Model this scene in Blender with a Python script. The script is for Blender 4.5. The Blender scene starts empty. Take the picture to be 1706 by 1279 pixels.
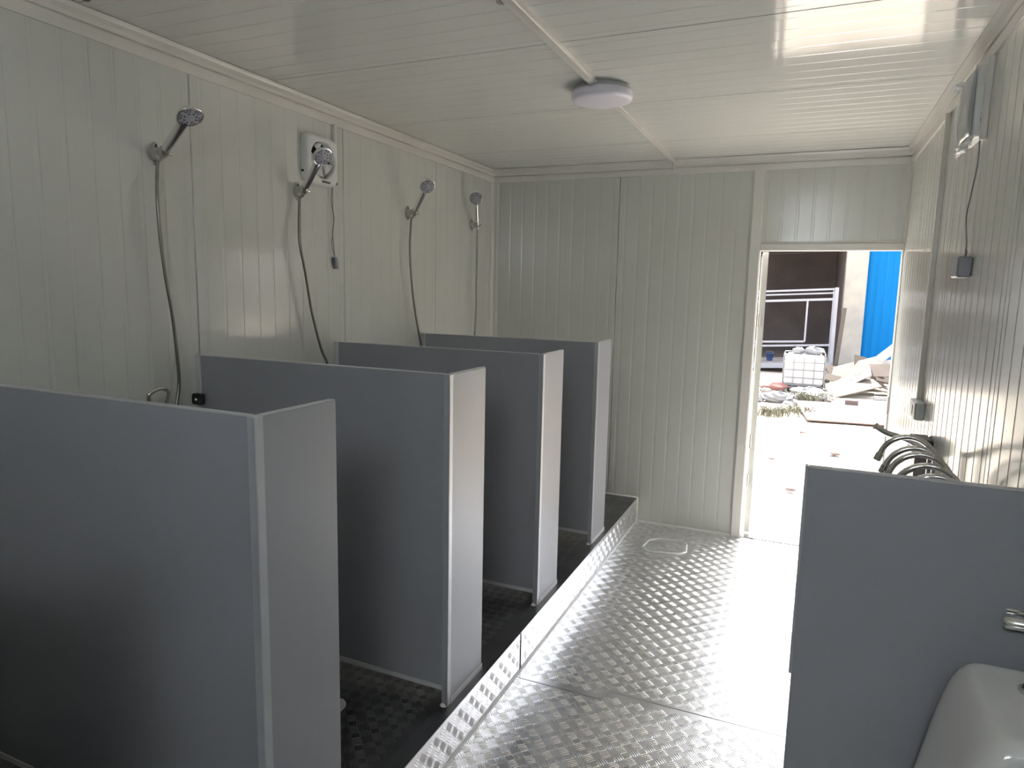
import bpy, math, random
from mathutils import Vector, Matrix
random.seed(7)
S = bpy.context.scene
COL = S.collection
PI = math.pi

# ------------------------------------------------------------------ camera, world, sun, exposure
W, D, ZC = 2.75, 4.77, 2.55          # room width, far wall, ceiling
YB = -1.05                            # wall behind the camera
HS, XS = 0.172, 1.20                  # shower platform height and edge
GZ = -0.40                            # yard level
yaw, pitch, roll, FPX = math.radians(23.491), math.radians(7.907), math.radians(1.201), 1128.756
cam = bpy.data.cameras.new('camera')
cam.sensor_fit = 'HORIZONTAL'; cam.sensor_width = 36.0
cam.lens = FPX * 36.0 / 1706.0
cam.clip_start = 0.02; cam.clip_end = 300
camo = bpy.data.objects.new('camera', cam); COL.objects.link(camo)
f = Vector((-math.sin(yaw)*math.cos(pitch), math.cos(yaw)*math.cos(pitch), -math.sin(pitch)))
r = Vector((math.cos(yaw), math.sin(yaw), 0)); u = r.cross(f)
r2 = r*math.cos(roll) + u*math.sin(roll); u2 = -r*math.sin(roll) + u*math.cos(roll)
camo.matrix_world = Matrix(((r2.x, u2.x, -f.x, 2.255), (r2.y, u2.y, -f.y, 0), (r2.z, u2.z, -f.z, 1.661), (0, 0, 0, 1)))
S.camera = camo

world = bpy.data.worlds.new('daylight'); S.world = world; world.use_nodes = True
wn = world.node_tree.nodes; wl = world.node_tree.links
bg = wn['Background']
sky = wn.new('ShaderNodeTexSky'); sky.sky_type = 'NISHITA'; sky.sun_disc = False
sky.sun_elevation = math.radians(60); sky.sun_rotation = 0; sky.air_density = 1.0; sky.dust_density = 3.0
sky.sun_intensity = 0.5
hs_ = wn.new('ShaderNodeHueSaturation'); hs_.inputs['Saturation'].default_value = 0.35
wl.new(sky.outputs[0], hs_.inputs['Color']); wl.new(hs_.outputs[0], bg.inputs['Color'])
bg.inputs['Strength'].default_value = 0.62
sun = bpy.data.lights.new('sun', 'SUN'); sun.energy = 14.0; sun.angle = math.radians(0.6); sun.color = (1.0, 0.955, 0.89)
suno = bpy.data.objects.new('sun', sun); COL.objects.link(suno)
suno.rotation_euler = Vector((0.06, -0.55, -1.0)).to_track_quat('-Z', 'Y').to_euler()
S.view_settings.view_transform = 'Standard'; S.view_settings.look = 'None'
S.view_settings.gamma = 1.0; S.view_settings.use_curve_mapping = False
S.view_settings.exposure = 0.75
# daylight from the high frosted window in the wall behind the camera
WX0, WX1, WZ0, WZ1 = 1.75, 2.60, 2.14, 2.44
win = bpy.data.lights.new('window_daylight', 'AREA'); win.shape = 'RECTANGLE'; win.size = WX1-WX0-0.1; win.size_y = WZ1-WZ0-0.06
win.energy = 15.5; win.color = (0.86, 0.93, 1.0)
wino = bpy.data.objects.new('window_daylight', win); COL.objects.link(wino)
wino.location = ((WX0+WX1)/2, YB+0.012, (WZ0+WZ1)/2); wino.rotation_euler = (PI/2, 0, PI)
try:
    S.cycles.max_bounces = 14; S.cycles.diffuse_bounces = 8; S.cycles.glossy_bounces = 6
    S.cycles.sample_clamp_indirect = 6.0
except Exception:
    pass

# ------------------------------------------------------------------ materials
MAT = {}
def mat(name, col, rough=0.5, metal=0.0, spec=0.5, var=0.0, vscale=3.0, bump=0.0, bscale=40.0, col2=None, stretch=None, coat=0.0, alpha=1.0, trans=0.0, rvar=0.0):
    m = bpy.data.materials.new(name); m.use_nodes = True
    nt = m.node_tree; b = nt.nodes['Principled BSDF']
    b.inputs['Base Color'].default_value = (*col, 1)
    b.inputs['Roughness'].default_value = rough; b.inputs['Metallic'].default_value = metal
    b.inputs['Specular IOR Level'].default_value = spec
    b.inputs['Coat Weight'].default_value = coat; b.inputs['Coat Roughness'].default_value = 0.08
    b.inputs['Alpha'].default_value = alpha; b.inputs['Transmission Weight'].default_value = trans
    tc = nt.nodes.new('ShaderNodeTexCoord'); mp = nt.nodes.new('ShaderNodeMapping')
    nt.links.new(tc.outputs['Object'], mp.inputs[0])
    if stretch: mp.inputs['Scale'].default_value = stretch
    if var > 0 or col2 or rvar:
        n = nt.nodes.new('ShaderNodeTexNoise'); n.inputs['Scale'].default_value = vscale; n.inputs['Detail'].default_value = 6
        nt.links.new(mp.outputs[0], n.inputs['Vector'])
        cr = nt.nodes.new('ShaderNodeValToRGB'); cr.color_ramp.elements[0].position = 0.35; cr.color_ramp.elements[1].position = 0.68
        c2 = col2 if col2 else tuple(c*(1-var) for c in col)
        cr.color_ramp.elements[0].color = (*c2, 1); cr.color_ramp.elements[1].color = (*col, 1)
        nt.links.new(n.outputs['Fac'], cr.inputs[0])
        if var > 0 or col2: nt.links.new(cr.outputs[0], b.inputs['Base Color'])
        if rvar:
            mr = nt.nodes.new('ShaderNodeMapRange'); mr.inputs['To Min'].default_value = rough - rvar; mr.inputs['To Max'].default_value = rough + rvar
            mr.inputs['From Min'].default_value = 0.3; mr.inputs['From Max'].default_value = 0.7
            nt.links.new(n.outputs['Fac'], mr.inputs['Value']); nt.links.new(mr.outputs[0], b.inputs['Roughness'])
    if bump > 0:
        n2 = nt.nodes.new('ShaderNodeTexNoise'); n2.inputs['Scale'].default_value = bscale; n2.inputs['Detail'].default_value = 4
        nt.links.new(mp.outputs[0], n2.inputs['Vector'])
        bp = nt.nodes.new('ShaderNodeBump'); bp.inputs['Strength'].default_value = bump; bp.inputs['Distance'].default_value = 0.01
        nt.links.new(n2.outputs['Fac'], bp.inputs['Height']); nt.links.new(bp.outputs[0], b.inputs['Normal'])
    MAT[name] = m
    return m
mat('panel_white', (0.64, 0.645, 0.605), 0.15, spec=0.45, var=0.06, vscale=1.3, rvar=0.03)
mat('ceiling_white', (0.72, 0.725, 0.69), 0.10, spec=0.5, var=0.05, vscale=1.1, rvar=0.02)
mat('trim_white', (0.72, 0.70, 0.655), 0.3, var=0.05, vscale=4)
mat('sealant', (0.86, 0.86, 0.84), 0.5, bump=0.3, bscale=30)
mat('aluminium', (0.87, 0.87, 0.885), 0.31, metal=1.0, var=0.07, vscale=4, bump=0.02, bscale=10, rvar=0.03)
mat('aluminium_tread', (0.96, 0.96, 0.97), 0.27, metal=1.0, var=0.03, vscale=9)
mat('deck_tread', (0.40, 0.40, 0.41), 0.32, metal=1.0, var=0.2, vscale=6)  # deck bars: same aluminium, stall shade put into the colour
mat('aluminium_dark', (0.30, 0.30, 0.305), 0.36, metal=1.0, var=0.25, vscale=6, bump=0.05, bscale=14)  # plate aluminium with the stall shade put into its colour; threshold shares it
mat('subfloor', (0.30, 0.29, 0.28), 0.7, var=0.3)
mat('partition_grey', (0.285, 0.29, 0.312), 0.36, spec=0.5, var=0.05, vscale=2.0, bump=0.012, bscale=120, stretch=(1, 1, 0.05))
mat('profile_grey', (0.44, 0.45, 0.47), 0.35, metal=0.3, var=0.05)
mat('edge_pale', (0.55, 0.55, 0.56), 0.4, var=0.05)
mat('black_plastic', (0.02, 0.02, 0.021), 0.4, var=0.2)
mat('dark_grey', (0.10, 0.10, 0.105), 0.45, var=0.15)
mat('chrome', (0.82, 0.82, 0.80), 0.09, metal=1.0, rvar=0.02)
mat('satin_chrome', (0.62, 0.61, 0.57), 0.25, metal=0.9, var=0.06)
mat('hose_steel', (0.30, 0.295, 0.26), 0.32, metal=1.0, var=0.12, vscale=30)
mat('shower_face', (0.40, 0.40, 0.45), 0.4, var=0.08)
mat('rubber_black', (0.012, 0.012, 0.014), 0.6, var=0.1)
mat('fan_white', (0.74, 0.75, 0.74), 0.35, var=0.04)
mat('fan_blade', (0.62, 0.62, 0.61), 0.3, var=0.05)
mat('fan_dark', (0.015, 0.015, 0.015), 0.6, var=0.1)
mat('film', (0.62, 0.64, 0.66), 0.15, spec=0.7, bump=0.15, bscale=12, trans=0.35)
mat('film_white', (0.9, 0.9, 0.9), 0.3, spec=0.6, bump=0.5, bscale=30)
mat('cable_grey', (0.24, 0.25, 0.235), 0.5, var=0.1)
mat('box_grey', (0.50, 0.52, 0.51), 0.45, var=0.06)
mat('plug_grey', (0.24, 0.245, 0.27), 0.4, var=0.1)
mat('lamp_base', (0.50, 0.52, 0.52), 0.4, var=0.04)
mat('lamp_diffuser', (0.80, 0.77, 0.86), 0.35, var=0.02)
mat('ceramic', (0.84, 0.83, 0.82), 0.10, spec=0.6, var=0.02)
mat('steel_sink', (0.60, 0.60, 0.60), 0.28, metal=1.0, var=0.1)
mat('dark_bronze', (0.06, 0.045, 0.035), 0.5, var=0.3)
# yard
mat('yard_ground', (0.56, 0.51, 0.44), 0.9, col2=(0.36, 0.30, 0.23), vscale=0.55, bump=0.5, bscale=3)
mat('blue_sheet', (0.004, 0.165, 0.44), 0.6, spec=0.1, var=0.12, vscale=2, stretch=(4, 4, 0.3))
mat('plaster', (0.46, 0.41, 0.34), 0.85, col2=(0.34, 0.315, 0.29), vscale=1.6)
mat('bay_wall', (0.19, 0.155, 0.145), 0.9, var=0.35, vscale=0.7)
mat('bay_floor', (0.30, 0.26, 0.24), 0.9, var=0.3)
mat('steel_primer', (0.3, 0.3, 0.33), 0.5, var=0.1)
mat('tank_plastic', (0.46, 0.46, 0.455), 0.4, var=0.05)
mat('galvanised', (0.25, 0.255, 0.27), 0.4, metal=0.7, var=0.1)
mat('plywood', (0.13, 0.105, 0.083), 0.8, var=0.2, vscale=1.5)
mat('plywood_pink', (0.17, 0.115, 0.098), 0.8, var=0.15, vscale=1.5)
mat('cardboard', (0.1, 0.078, 0.063), 0.85, var=0.2)
mat('rubble', (0.24, 0.23, 0.22), 0.9, col2=(0.10, 0.095, 0.09), vscale=6)
mat('rag_pink', (0.26, 0.12, 0.11), 0.9, var=0.2)
mat('bag_white', (0.2, 0.2, 0.205), 0.5, var=0.1, bump=0.5, bscale=12)
mat('dry_grass', (0.19, 0.185, 0.13), 0.8, var=0.4, vscale=10)
mat('bucket_blue', (0.03, 0.06, 0.16), 0.5, var=0.1)
mat('brick', (0.16, 0.12, 0.11), 0.85, var=0.2)

# ------------------------------------------------------------------ mesh helpers
class MB:
    def __init__(s): s.v = []; s.f = []; s.sm = []
    def add(s, vs, fs, smooth=False):
        o = len(s.v); s.v += [tuple(p) for p in vs]
        for q in fs: s.f.append(tuple(i+o for i in q)); s.sm.append(smooth)
        return s
    def box(s, x0, x1, y0, y1, z0, z1, b=0.0):
        if b <= 0:
            vs = [(x, y, z) for z in (z0, z1) for y in (y0, y1) for x in (x0, x1)]
            return s.add(vs, [(0, 2, 3, 1), (4, 5, 7, 6), (0, 1, 5, 4), (1, 3, 7, 5), (3, 2, 6, 7), (2, 0, 4, 6)])
        # chamfered box: three shells of 4 points
        X = (x0, x1); Y = (y0, y1); Z = (z0, z1); vs = []
        idx = {}
        for i in (0, 1):
            for j in (0, 1):
                for k in (0, 1):
                    sx, sy, sz = (b if i == 0 else -b), (b if j == 0 else -b), (b if k == 0 else -b)
                    for a in range(3):
                        p = [X[i]+sx, Y[j]+sy, Z[k]+sz]; p[a] = (X[i], Y[j], Z[k])[a]
                        idx[(i, j, k, a)] = len(vs); vs.append(tuple(p))
        fs = []
        for a in range(3):
            o1, o2 = [t for t in range(3) if t != a]
            for side in (0, 1):
                q = []
                for c1, c2 in ((0, 0), (1, 0), (1, 1), (0, 1)):
                    c = [0, 0, 0]; c[a] = side; c[o1] = c1; c[o2] = c2; q.append(idx[(*c, a)])
                if (side == 0) != (a == 1): q.reverse()
                fs.append(q)
        for a in range(3):          # edges along axis a
            o1, o2 = [t for t in range(3) if t != a]
            for c1 in (0, 1):
                for c2 in (0, 1):
                    A = [0, 0, 0]; A[o1] = c1; A[o2] = c2; B = list(A); B[a] = 1
                    fs.append([idx[(*A, o1)], idx[(*B, o1)], idx[(*B, o2)], idx[(*A, o2)]])
        for i in (0, 1):
            for j in (0, 1):
                for k in (0, 1): fs.append([idx[(i, j, k, a)] for a in range(3)])
        return s.add(vs, fs)
    def bar(s, p, q, w, h=None, up=(0, 0, 1)):
        p, q = Vector(p), Vector(q); h = h or w
        d = (q-p).normalized(); up = Vector(up)
        if abs(d.dot(up)) > 0.98: up = Vector((1, 0, 0))
        a = d.cross(up).normalized()*w/2; b = a.cross(d).normalized()*h/2
        vs = [p-a-b, p+a-b, p+a+b, p-a+b, q-a-b, q+a-b, q+a+b, q-a+b]
        return s.add(vs, [(3, 2, 1, 0), (4, 5, 6, 7), (0, 1, 5, 4), (1, 2, 6, 5), (2, 3, 7, 6), (3, 0, 4, 7)])
    def tube(s, pts, rad, n=10, caps=True):
        pts = [Vector(p) for p in pts]; m = len(pts)
        rr = rad if isinstance(rad, (list, tuple)) else [rad]*m
        t0 = (pts[1]-pts[0]).normalized()
        nrm = t0.orthogonal().normalized(); vs = []; fs = []
        for i, p in enumerate(pts):
            t = (pts[min(i+1, m-1)]-pts[max(i-1, 0)]).normalized()
            nrm = (nrm - t*nrm.dot(t)).normalized(); bn = t.cross(nrm)
            for k in range(n):
                a = 2*PI*k/n; vs.append(p + (nrm*math.cos(a)+bn*math.sin(a))*rr[i])
        for i in range(m-1):
            for k in range(n):
                k2 = (k+1) % n; fs.append((i*n+k, i*n+k2, (i+1)*n+k2, (i+1)*n+k))
        s.add(vs, fs, True)
        if caps:
            s.add([vs[k] for k in range(n)], [tuple(reversed(range(n)))]); s.add([vs[(m-1)*n+k] for k in range(n)], [tuple(range(n))])
        return s
    def lathe(s, prof, n=32, origin=(0, 0, 0), axis=(0, 0, 1), smooth=True):
        ax = Vector(axis).normalized(); e1 = ax.orthogonal().normalized(); e2 = ax.cross(e1); o = Vector(origin)
        vs = []; fs = []
        for (rad, h) in prof:
            for k in range(n):
                a = 2*PI*k/n; vs.append(o + ax*h + (e1*math.cos(a)+e2*math.sin(a))*rad)
        for i in range(len(prof)-1):
            for k in range(n):
                k2 = (k+1) % n; fs.append((i*n+k, i*n+k2, (i+1)*n+k2, (i+1)*n+k))
        s.add(vs, fs, smooth)
        if prof[0][0] > 1e-5: s.add(vs[:n], [tuple(reversed(range(n)))])
        if prof[-1][0] > 1e-5: s.add(vs[-n:], [tuple(range(n))])
        return s
    def prism(s, prof, fn, v0, v1):
        n = len(prof); vs = [fn(a, b, v0) for a, b in prof] + [fn(a, b, v1) for a, b in prof]
        fs = [(i, (i+1) % n, n+(i+1) % n, n+i) for i in range(n)]
        fs += [tuple(reversed(range(n))), tuple(range(n, 2*n))]
        return s.add(vs, fs)
    def build(s, name, m, parent=None, origin=None):
        me = bpy.data.meshes.new(name)
        o0 = Vector(origin) if origin is not None else Vector((0, 0, 0))
        me.from_pydata([tuple(Vector(p)-o0) for p in s.v], [], s.f)
        me.polygons.foreach_set('use_smooth', s.sm)
        me.update()
        import bmesh
        bm = bmesh.new(); bm.from_mesh(me); bmesh.ops.recalc_face_normals(bm, faces=bm.faces); bm.to_mesh(me); bm.free()
        me.materials.append(MAT[m])
        o = bpy.data.objects.new(name, me); COL.objects.link(o); o.location = o0
        if parent is not None: put(o, parent)
        return o
def put(o, parent):
    o.parent = parent
    base = Vector(parent.location); p = parent.parent
    while p is not None: base += Vector(p.location); p = p.parent
    o.location = Vector(o.location) - base if not o.get('local') else o.location
    return o
def thing(name, label, cat, loc=(0, 0, 0), group=None):
    o = bpy.data.objects.new(name, None); COL.objects.link(o); o.location = loc; o.empty_display_size = 0.05
    return tag(o, label, cat, group)
def tag(o, label, cat, group=None, kind=None):
    if label: o['label'] = label
    if cat: o['category'] = cat
    if group: o['group'] = group
    if kind: o['kind'] = kind
    return o
def struct(o, label=None):
    o['kind'] = 'structure'
    if label: o['label'] = label
    return o
def smooth_path(pts, n=8):
    P = [Vector(p) for p in pts]; P = [2*P[0]-P[1]] + P + [2*P[-1]-P[-2]]; out = []
    for i in range(1, len(P)-2):
        a, b, c, d = P[i-1:i+3]
        for k in range(n):
            t = k/n
            out.append(0.5*((2*b)+(c-a)*t+(2*a-5*b+4*c-d)*t*t+(3*b-a-3*c+d)*t**3))
    out.append(P[-2]); return out

# ------------------------------------------------------------------ ribbed sandwich panels
def panel_profile(u0, u1, pitch=0.095, gw=0.012, gd=0.0008, seam=0.003):
    prof = [(u0+0.0018, -0.045), (u0+0.0018, -0.003), (u0+seam+0.0012, 0.0)]
    n = max(1, int(round((u1-u0)/pitch))); p = (u1-u0)/n
    for i in range(n):
        c = u0 + (i+0.5)*p if n > 1 else (u0+u1)/2
        prof += [(c-gw/2-0.003, 0), (c-gw/2, -gd), (c+gw/2, -gd), (c+gw/2+0.003, 0)]
    prof += [(u1-seam-0.0012, 0.0), (u1-0.0018, -0.003), (u1-0.0018, -0.045)]
    return prof
def wall_panels(parent, fn, seams, v0, v1, m='panel_white', gd=0.0012):
    for a, b in zip(seams[:-1], seams[1:]):
        MB().prism(panel_profile(a, b, gd=gd), fn, v0, v1).build('wall_panel' if m == 'panel_white' else 'ceiling_panel', m, parent)
fL = lambda a, d, v: (d, a, v)
fR = lambda a, d, v: (W-d, a, v)
fF = lambda a, d, v: (a, D-d, v)
fB = lambda a, d, v: (a, YB+d, v)
fC = lambda a, d, v: (v, a, ZC-d)
wl_ = struct(MB().box(-0.08, -0.045, YB-0.08, D+0.08, -0.05, ZC+0.08).build('wall_left', 'panel_white'), 'left wall of pale ribbed sandwich panels carrying the hand showers')
wall_panels(wl_, fL, [YB, 0.15, 1.10, 2.005, 2.95, 3.90, D], 0, ZC)
wr_ = struct(MB().box(W+0.045, W+0.08, YB-0.08, D+0.08, -0.05, ZC+0.08).build('wall_right', 'panel_white'), 'right wall of glossy ribbed sandwich panels reflecting the doorway')
wall_panels(wr_, fR, [YB, -0.55, 0.40, 1.345, 2.29, 3.24, 4.19, D], 0, ZC)
DX0, DX1, DZ = 1.93, 2.745, 1.946
wf_ = struct(MB().box(-0.08, 1.87, D+0.045, D+0.06, -0.05, ZC+0.08).box(1.87, W+0.08, D+0.045, D+0.06, 2.0, ZC+0.08).build('wall_far', 'panel_white'), 'far wall of pale ribbed panels beside the open doorway')
wall_panels(wf_, fF, [0.0, 0.975, 1.90], 0, ZC)
wall_panels(wf_, fF, [1.90, W], 1.97, ZC)
wb_ = struct(MB().box(-0.08, W+0.08, YB-0.08, YB-0.045, -0.05, ZC+0.08).build('wall_back', 'panel_white'))
wall_panels(wb_, fB, [0.0, 0.87, WX0], 0, ZC)
wall_panels(wb_, fB, [WX0, WX1], 0, WZ0)
wall_panels(wb_, fB, [WX0, WX1], WZ1, ZC)
wall_panels(wb_, fB, [WX1, W], 0, ZC)
wi_ = struct(MB().box(WX0, WX1, YB-0.045, YB+0.006, WZ0, WZ0+0.03).box(WX0, WX1, YB-0.045, YB+0.006, WZ1-0.03, WZ1).box(WX0, WX0+0.03, YB-0.045, YB+0.006, WZ0, WZ1).box(WX1-0.03, WX1, YB-0.045, YB+0.006, WZ0, WZ1).build('window_1', 'trim_white'))
MB().box(WX0+0.03, WX1-0.03, YB-0.03, YB-0.024, WZ0+0.03, WZ1-0.03).build('pane', 'film_white', wi_)
ce_ = struct(MB().box(-0.08, W+0.08, YB-0.08, D+0.06, ZC+0.045, ZC+0.10).build('ceiling', 'ceiling_white'), 'pale glossy ceiling of ribbed panels with dark seams')
wall_panels(ce_, fC, [YB, -0.17, 0.70, 1.57, 2.44, 3.315, 4.175, D], 0, W, m='ceiling_white', gd=0.0010)

# cornice and corner trims
def cornice(name, fn, v0, v1, c=0.03):
    prof = [(0, 2.455), (0.006, 2.456), (0.009, 2.492), (0.001, 2.4945), (0.001, 2.4985), (0.012, 2.501), (0.014, 2.515), (c*0.75, 2.533), (c, 2.541), (c+0.004, 2.5455), (c+0.004, ZC-0.0025), (c-0.006, ZC-0.0025), (c-0.006, ZC), (0, ZC)]
    return struct(MB().prism(prof, fn, v0, v1).build(name, 'trim_white'))
cornice('trim_1', lambda a, z, v: (a, v, z), YB, D, 0.014)
cornice('trim_2', lambda a, z, v: (W-a, v, z), YB, D, 0.030)
cornice('trim_3', lambda a, z, v: (v, D-a, z), 0.0, W, 0.030)
# vertical corner trims (folded angle with two ridges)
struct(MB().prism([(0, 0), (0.045, 0), (0.045, -0.006), (0.030, -0.010), (0.012, -0.008), (0.010, -0.016), (0.008, -0.032), (0.006, -0.050), (0, -0.052)],
       lambda a, b, v: (a, D+b, v), HS, 2.456).build('trim_4', 'trim_white'))
struct(MB().prism([(0, 0), (-0.022, 0), (-0.022, -0.006), (-0.010, -0.010), (-0.008, -0.03), (-0.006, -0.046), (0, -0.048)],
       lambda a, b, v: (W+a, D+b, v), DZ+0.05, 2.456).build('trim_5', 'trim_white'))
# sealant beads
struct(MB().tube([(XS, D-0.006, 0.006), (1.86, D-0.006, 0.006)], 0.009, 8).build('baseboard_far', 'sealant'))
struct(MB().tube([(XS+0.002, 0.9, 0.002), (XS+0.002, D, 0.002)], 0.006, 8).build('trim_6', 'sealant'))
struct(MB().tube([(0.02, D-0.005, HS+0.006), (XS, D-0.005, HS+0.006), (XS+0.003, D-0.008, HS), (XS+0.004, D-0.008, 0.0)], 0.007, 8).build('trim_7', 'sealant'))

# doorway
door = struct(MB().prism([(1.862, -0.004), (1.862, 0.012), (1.868, 0.016), (1.922, 0.016), (1.93, 0.010), (1.93, -0.06), (1.90, -0.06), (1.90, -0.004)], fF, 0, 2.456).build('door_1', 'trim_white'),
              'open doorway to the sunny yard in the far wall')
MB().box(1.93, W, D-0.012, D+0.06, DZ, 1.990, 0.003).build('lintel', 'trim_white', door)
MB().box(1.93, 2.73, D-0.008, D+0.02, 1.992, 2.004, 0.002).build('lintel_flashing', 'trim_white', door)
MB().box(2.742, W+0.05, D-0.014, D+0.06, 0, DZ, 0.002).build('jamb', 'trim_white', door)
MB().box(1.90, W+0.05, D-0.01, D+0.07, -0.06, 0.008, 0.003).build('threshold', 'aluminium_dark', door)
leaf = MB().prism([(1.942, D+0.07), (1.978, D+0.074), (1.918, D+0.872), (1.882, D+0.868)], lambda a, b, v: (a, b, v), 0.02, DZ-0.004).build('door_leaf', 'panel_white', door)
MB().prism([(1.9765, D+0.10), (1.9795, D+0.10), (1.9245, D+0.84), (1.9215, D+0.84)], lambda a, b, v: (a, b, v), 0.06, 0.40).build('kick_panel', 'trim_white', leaf)
for hz in (0.35, 0.62, 1.45):
    MB().tube([(1.945, D+0.062, hz), (1.945, D+0.062, hz+0.09)], 0.009, 10).build('hinge', 'satin_chrome', leaf)
st = MB().box(2.7385, 2.743, D-0.016, D+0.03, 0.94, 1.05, 0.001).build('strike_plate', 'box_grey', door)
MB().tube([(2.735, D-0.02, 1.07), (2.70, D-0.035, 1.072), (2.66, D-0.032, 1.068)], [0.006, 0.005, 0.004], 8).build('latch', 'chrome', st)

# ------------------------------------------------------------------ chequer plate
def treads(rects, fn, p=0.047, L=0.038, w=0.0056, h=0.0016, sp=0.0088, hole=None):
    vs = []; fs = []
    base = [(-L/2, 0, 0), (-.34*L, -w/2, 0), (.34*L, -w/2, 0), (L/2, 0, 0), (.34*L, w/2, 0), (-.34*L, w/2, 0), (-.3*L, 0, h), (.3*L, 0, h)]
    F = [(0, 1, 6), (1, 2, 7, 6), (2, 3, 7), (3, 4, 7), (4, 5, 6, 7), (5, 0, 6)]
    for (a0, a1, b0, b1) in rects:
        i0, i1 = math.ceil((a0+.014)/p), math.floor((a1-.014)/p); j0, j1 = math.ceil((b0+.014)/p), math.floor((b1-.014)/p)
        for i in range(i0, i1+1):
            for j in range(j0, j1+1):
                if hole and hole(i*p, j*p): continue
                an = PI/4 if (i+j) % 2 else -PI/4
                c, s_ = math.cos(an), math.sin(an)
                for k in range(-2, 3):
                    q = 1.0 - 0.06*abs(k); o = len(vs)
                    for (x, y, z) in base:
                        x *= q; y += k*sp
                        vs.append(fn(i*p + x*c - y*s_, j*p + x*s_ + y*c, z))
                    fs += [tuple(t+o for t in ff) for ff in F]
    m = MB(); m.v = vs; m.f = fs; m.sm = [True]*len(fs)
    return m
def stuff(o, label):
    o['kind'] = 'stuff'; o['label'] = label; return o
fl = struct(MB().box(0, W, YB, D+0.06, -0.05, -0.006).build('floor', 'subfloor'), 'aluminium chequer plate floor of the aisle')
OC = [(1.36, 4.28), (1.41, 4.22), (1.60, 4.25), (1.635, 4.31), (1.62, 4.44), (1.58, 4.50), (1.42, 4.47), (1.37, 4.41)]
def in_oct(x, y): return 1.345 < x < 1.65 and 4.21 < y < 4.51
for n, (x0, x1, y0, y1, zt) in enumerate([(XS, 1.593, YB, 2.5235, 0.0), (XS, 1.593, 2.5285, D, 0.0), (1.593, W, YB, 2.5900, 0.0018), (1.593, W, 2.5952, D, 0.0018)]):
    pl = MB().box(x0+0.0008, x1-0.0008, y0, y1, -0.006, zt).build('floor_plate', 'aluminium', fl)
    t = treads([(x0 - (0.02 if n > 1 else 0), x1, max(y0, 0.8) + (0.009 if n % 2 else 0), y1 - (0 if n % 2 else 0.009))], lambda a, b, z, zt=zt: (a, b, z+zt), hole=in_oct if n % 2 else None).build('tread_pattern', 'aluminium_tread', pl)
    stuff(t, 'raised five bar tread pattern')
# patched octagon in front of the far wall
po = thing('floor_hatch', 'octagonal floor patch outlined in white sealant by the far wall', 'hatch', (1.5, 4.36, 0))
MB().prism([(x, y) for x, y in OC], lambda a, b, v: (a, b, v), 0.0005, 0.003).build('cover', 'aluminium', po)
MB().tube([(x, y, 0.003) for x, y in OC+[OC[0]]], 0.0055, 6).build('sealant_bead', 'sealant', po)
hd = treads([(1.36, 1.63, 4.22, 4.5)], lambda a, b, z: (a, b, z+0.003), hole=lambda x, y: not (1.395 < x < 1.61 and 4.26 < y < 4.46)).build('tread_pattern', 'aluminium_tread', po); hd['kind'] = 'stuff'

# shower platform
pf = thing('shower_platform', 'raised chequer plate shower platform along the left wall', 'platform', (0.6, 2.8, 0))
MB().box(0.001, XS-0.006, YB+0.001, D-0.001, 0, HS-0.004).build('core', 'subfloor', pf)
dk = MB().box(0.001, XS-0.062, YB+0.001, D-0.001, HS-0.004, HS-0.001).build('deck_plate', 'aluminium_dark', pf)
stuff(treads([(0.0, XS-0.07, 1.05, D)], lambda a, b, z: (a, b, z+HS-0.001)).build('tread_pattern', 'deck_tread', dk), 'raised five bar tread pattern')
MB().box(XS-0.064, XS-0.002, YB, D, HS-0.004, HS, 0.001).build('edge_flange', 'aluminium_dark', pf)
for (y0, y1) in ((YB, 2.575), (2.590, D)):
    rp = MB().box(XS-0.006, XS, y0, y1, 0.0, HS, 0.0015).build('riser_plate', 'aluminium', pf)
    stuff(treads([(max(y0, 1.0), y1, -0.004, HS+0.004)], lambda a, b, z: (XS+z, a, b), p=0.044).build('tread_pattern', 'aluminium_tread', rp), 'raised five bar tread pattern')
MB().prism([(2.573, 0.0), (2.592, 0.0), (2.584, 0.14)], lambda a, b, v: (v, a, b), XS-0.0055, XS+0.0006).build('seam_gap', 'rubber_black', pf)
dr = thing('floor_drain', 'small pale shower drain in the stall of the nearest shower', 'drain', (0.79, 1.81, HS))
MB().lathe([(0.0, 0.004), (0.040, 0.004), (0.05, 0.002), (0.05, 0.0)], 24, (0.79, 1.81, HS)).build('rim', 'edge_pale', dr)
MB().lathe([(0.0, 0.0055), (0.022, 0.0055), (0.024, 0.004)], 20, (0.79, 1.81, HS)).build('grate', 'dark_grey', dr)

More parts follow.
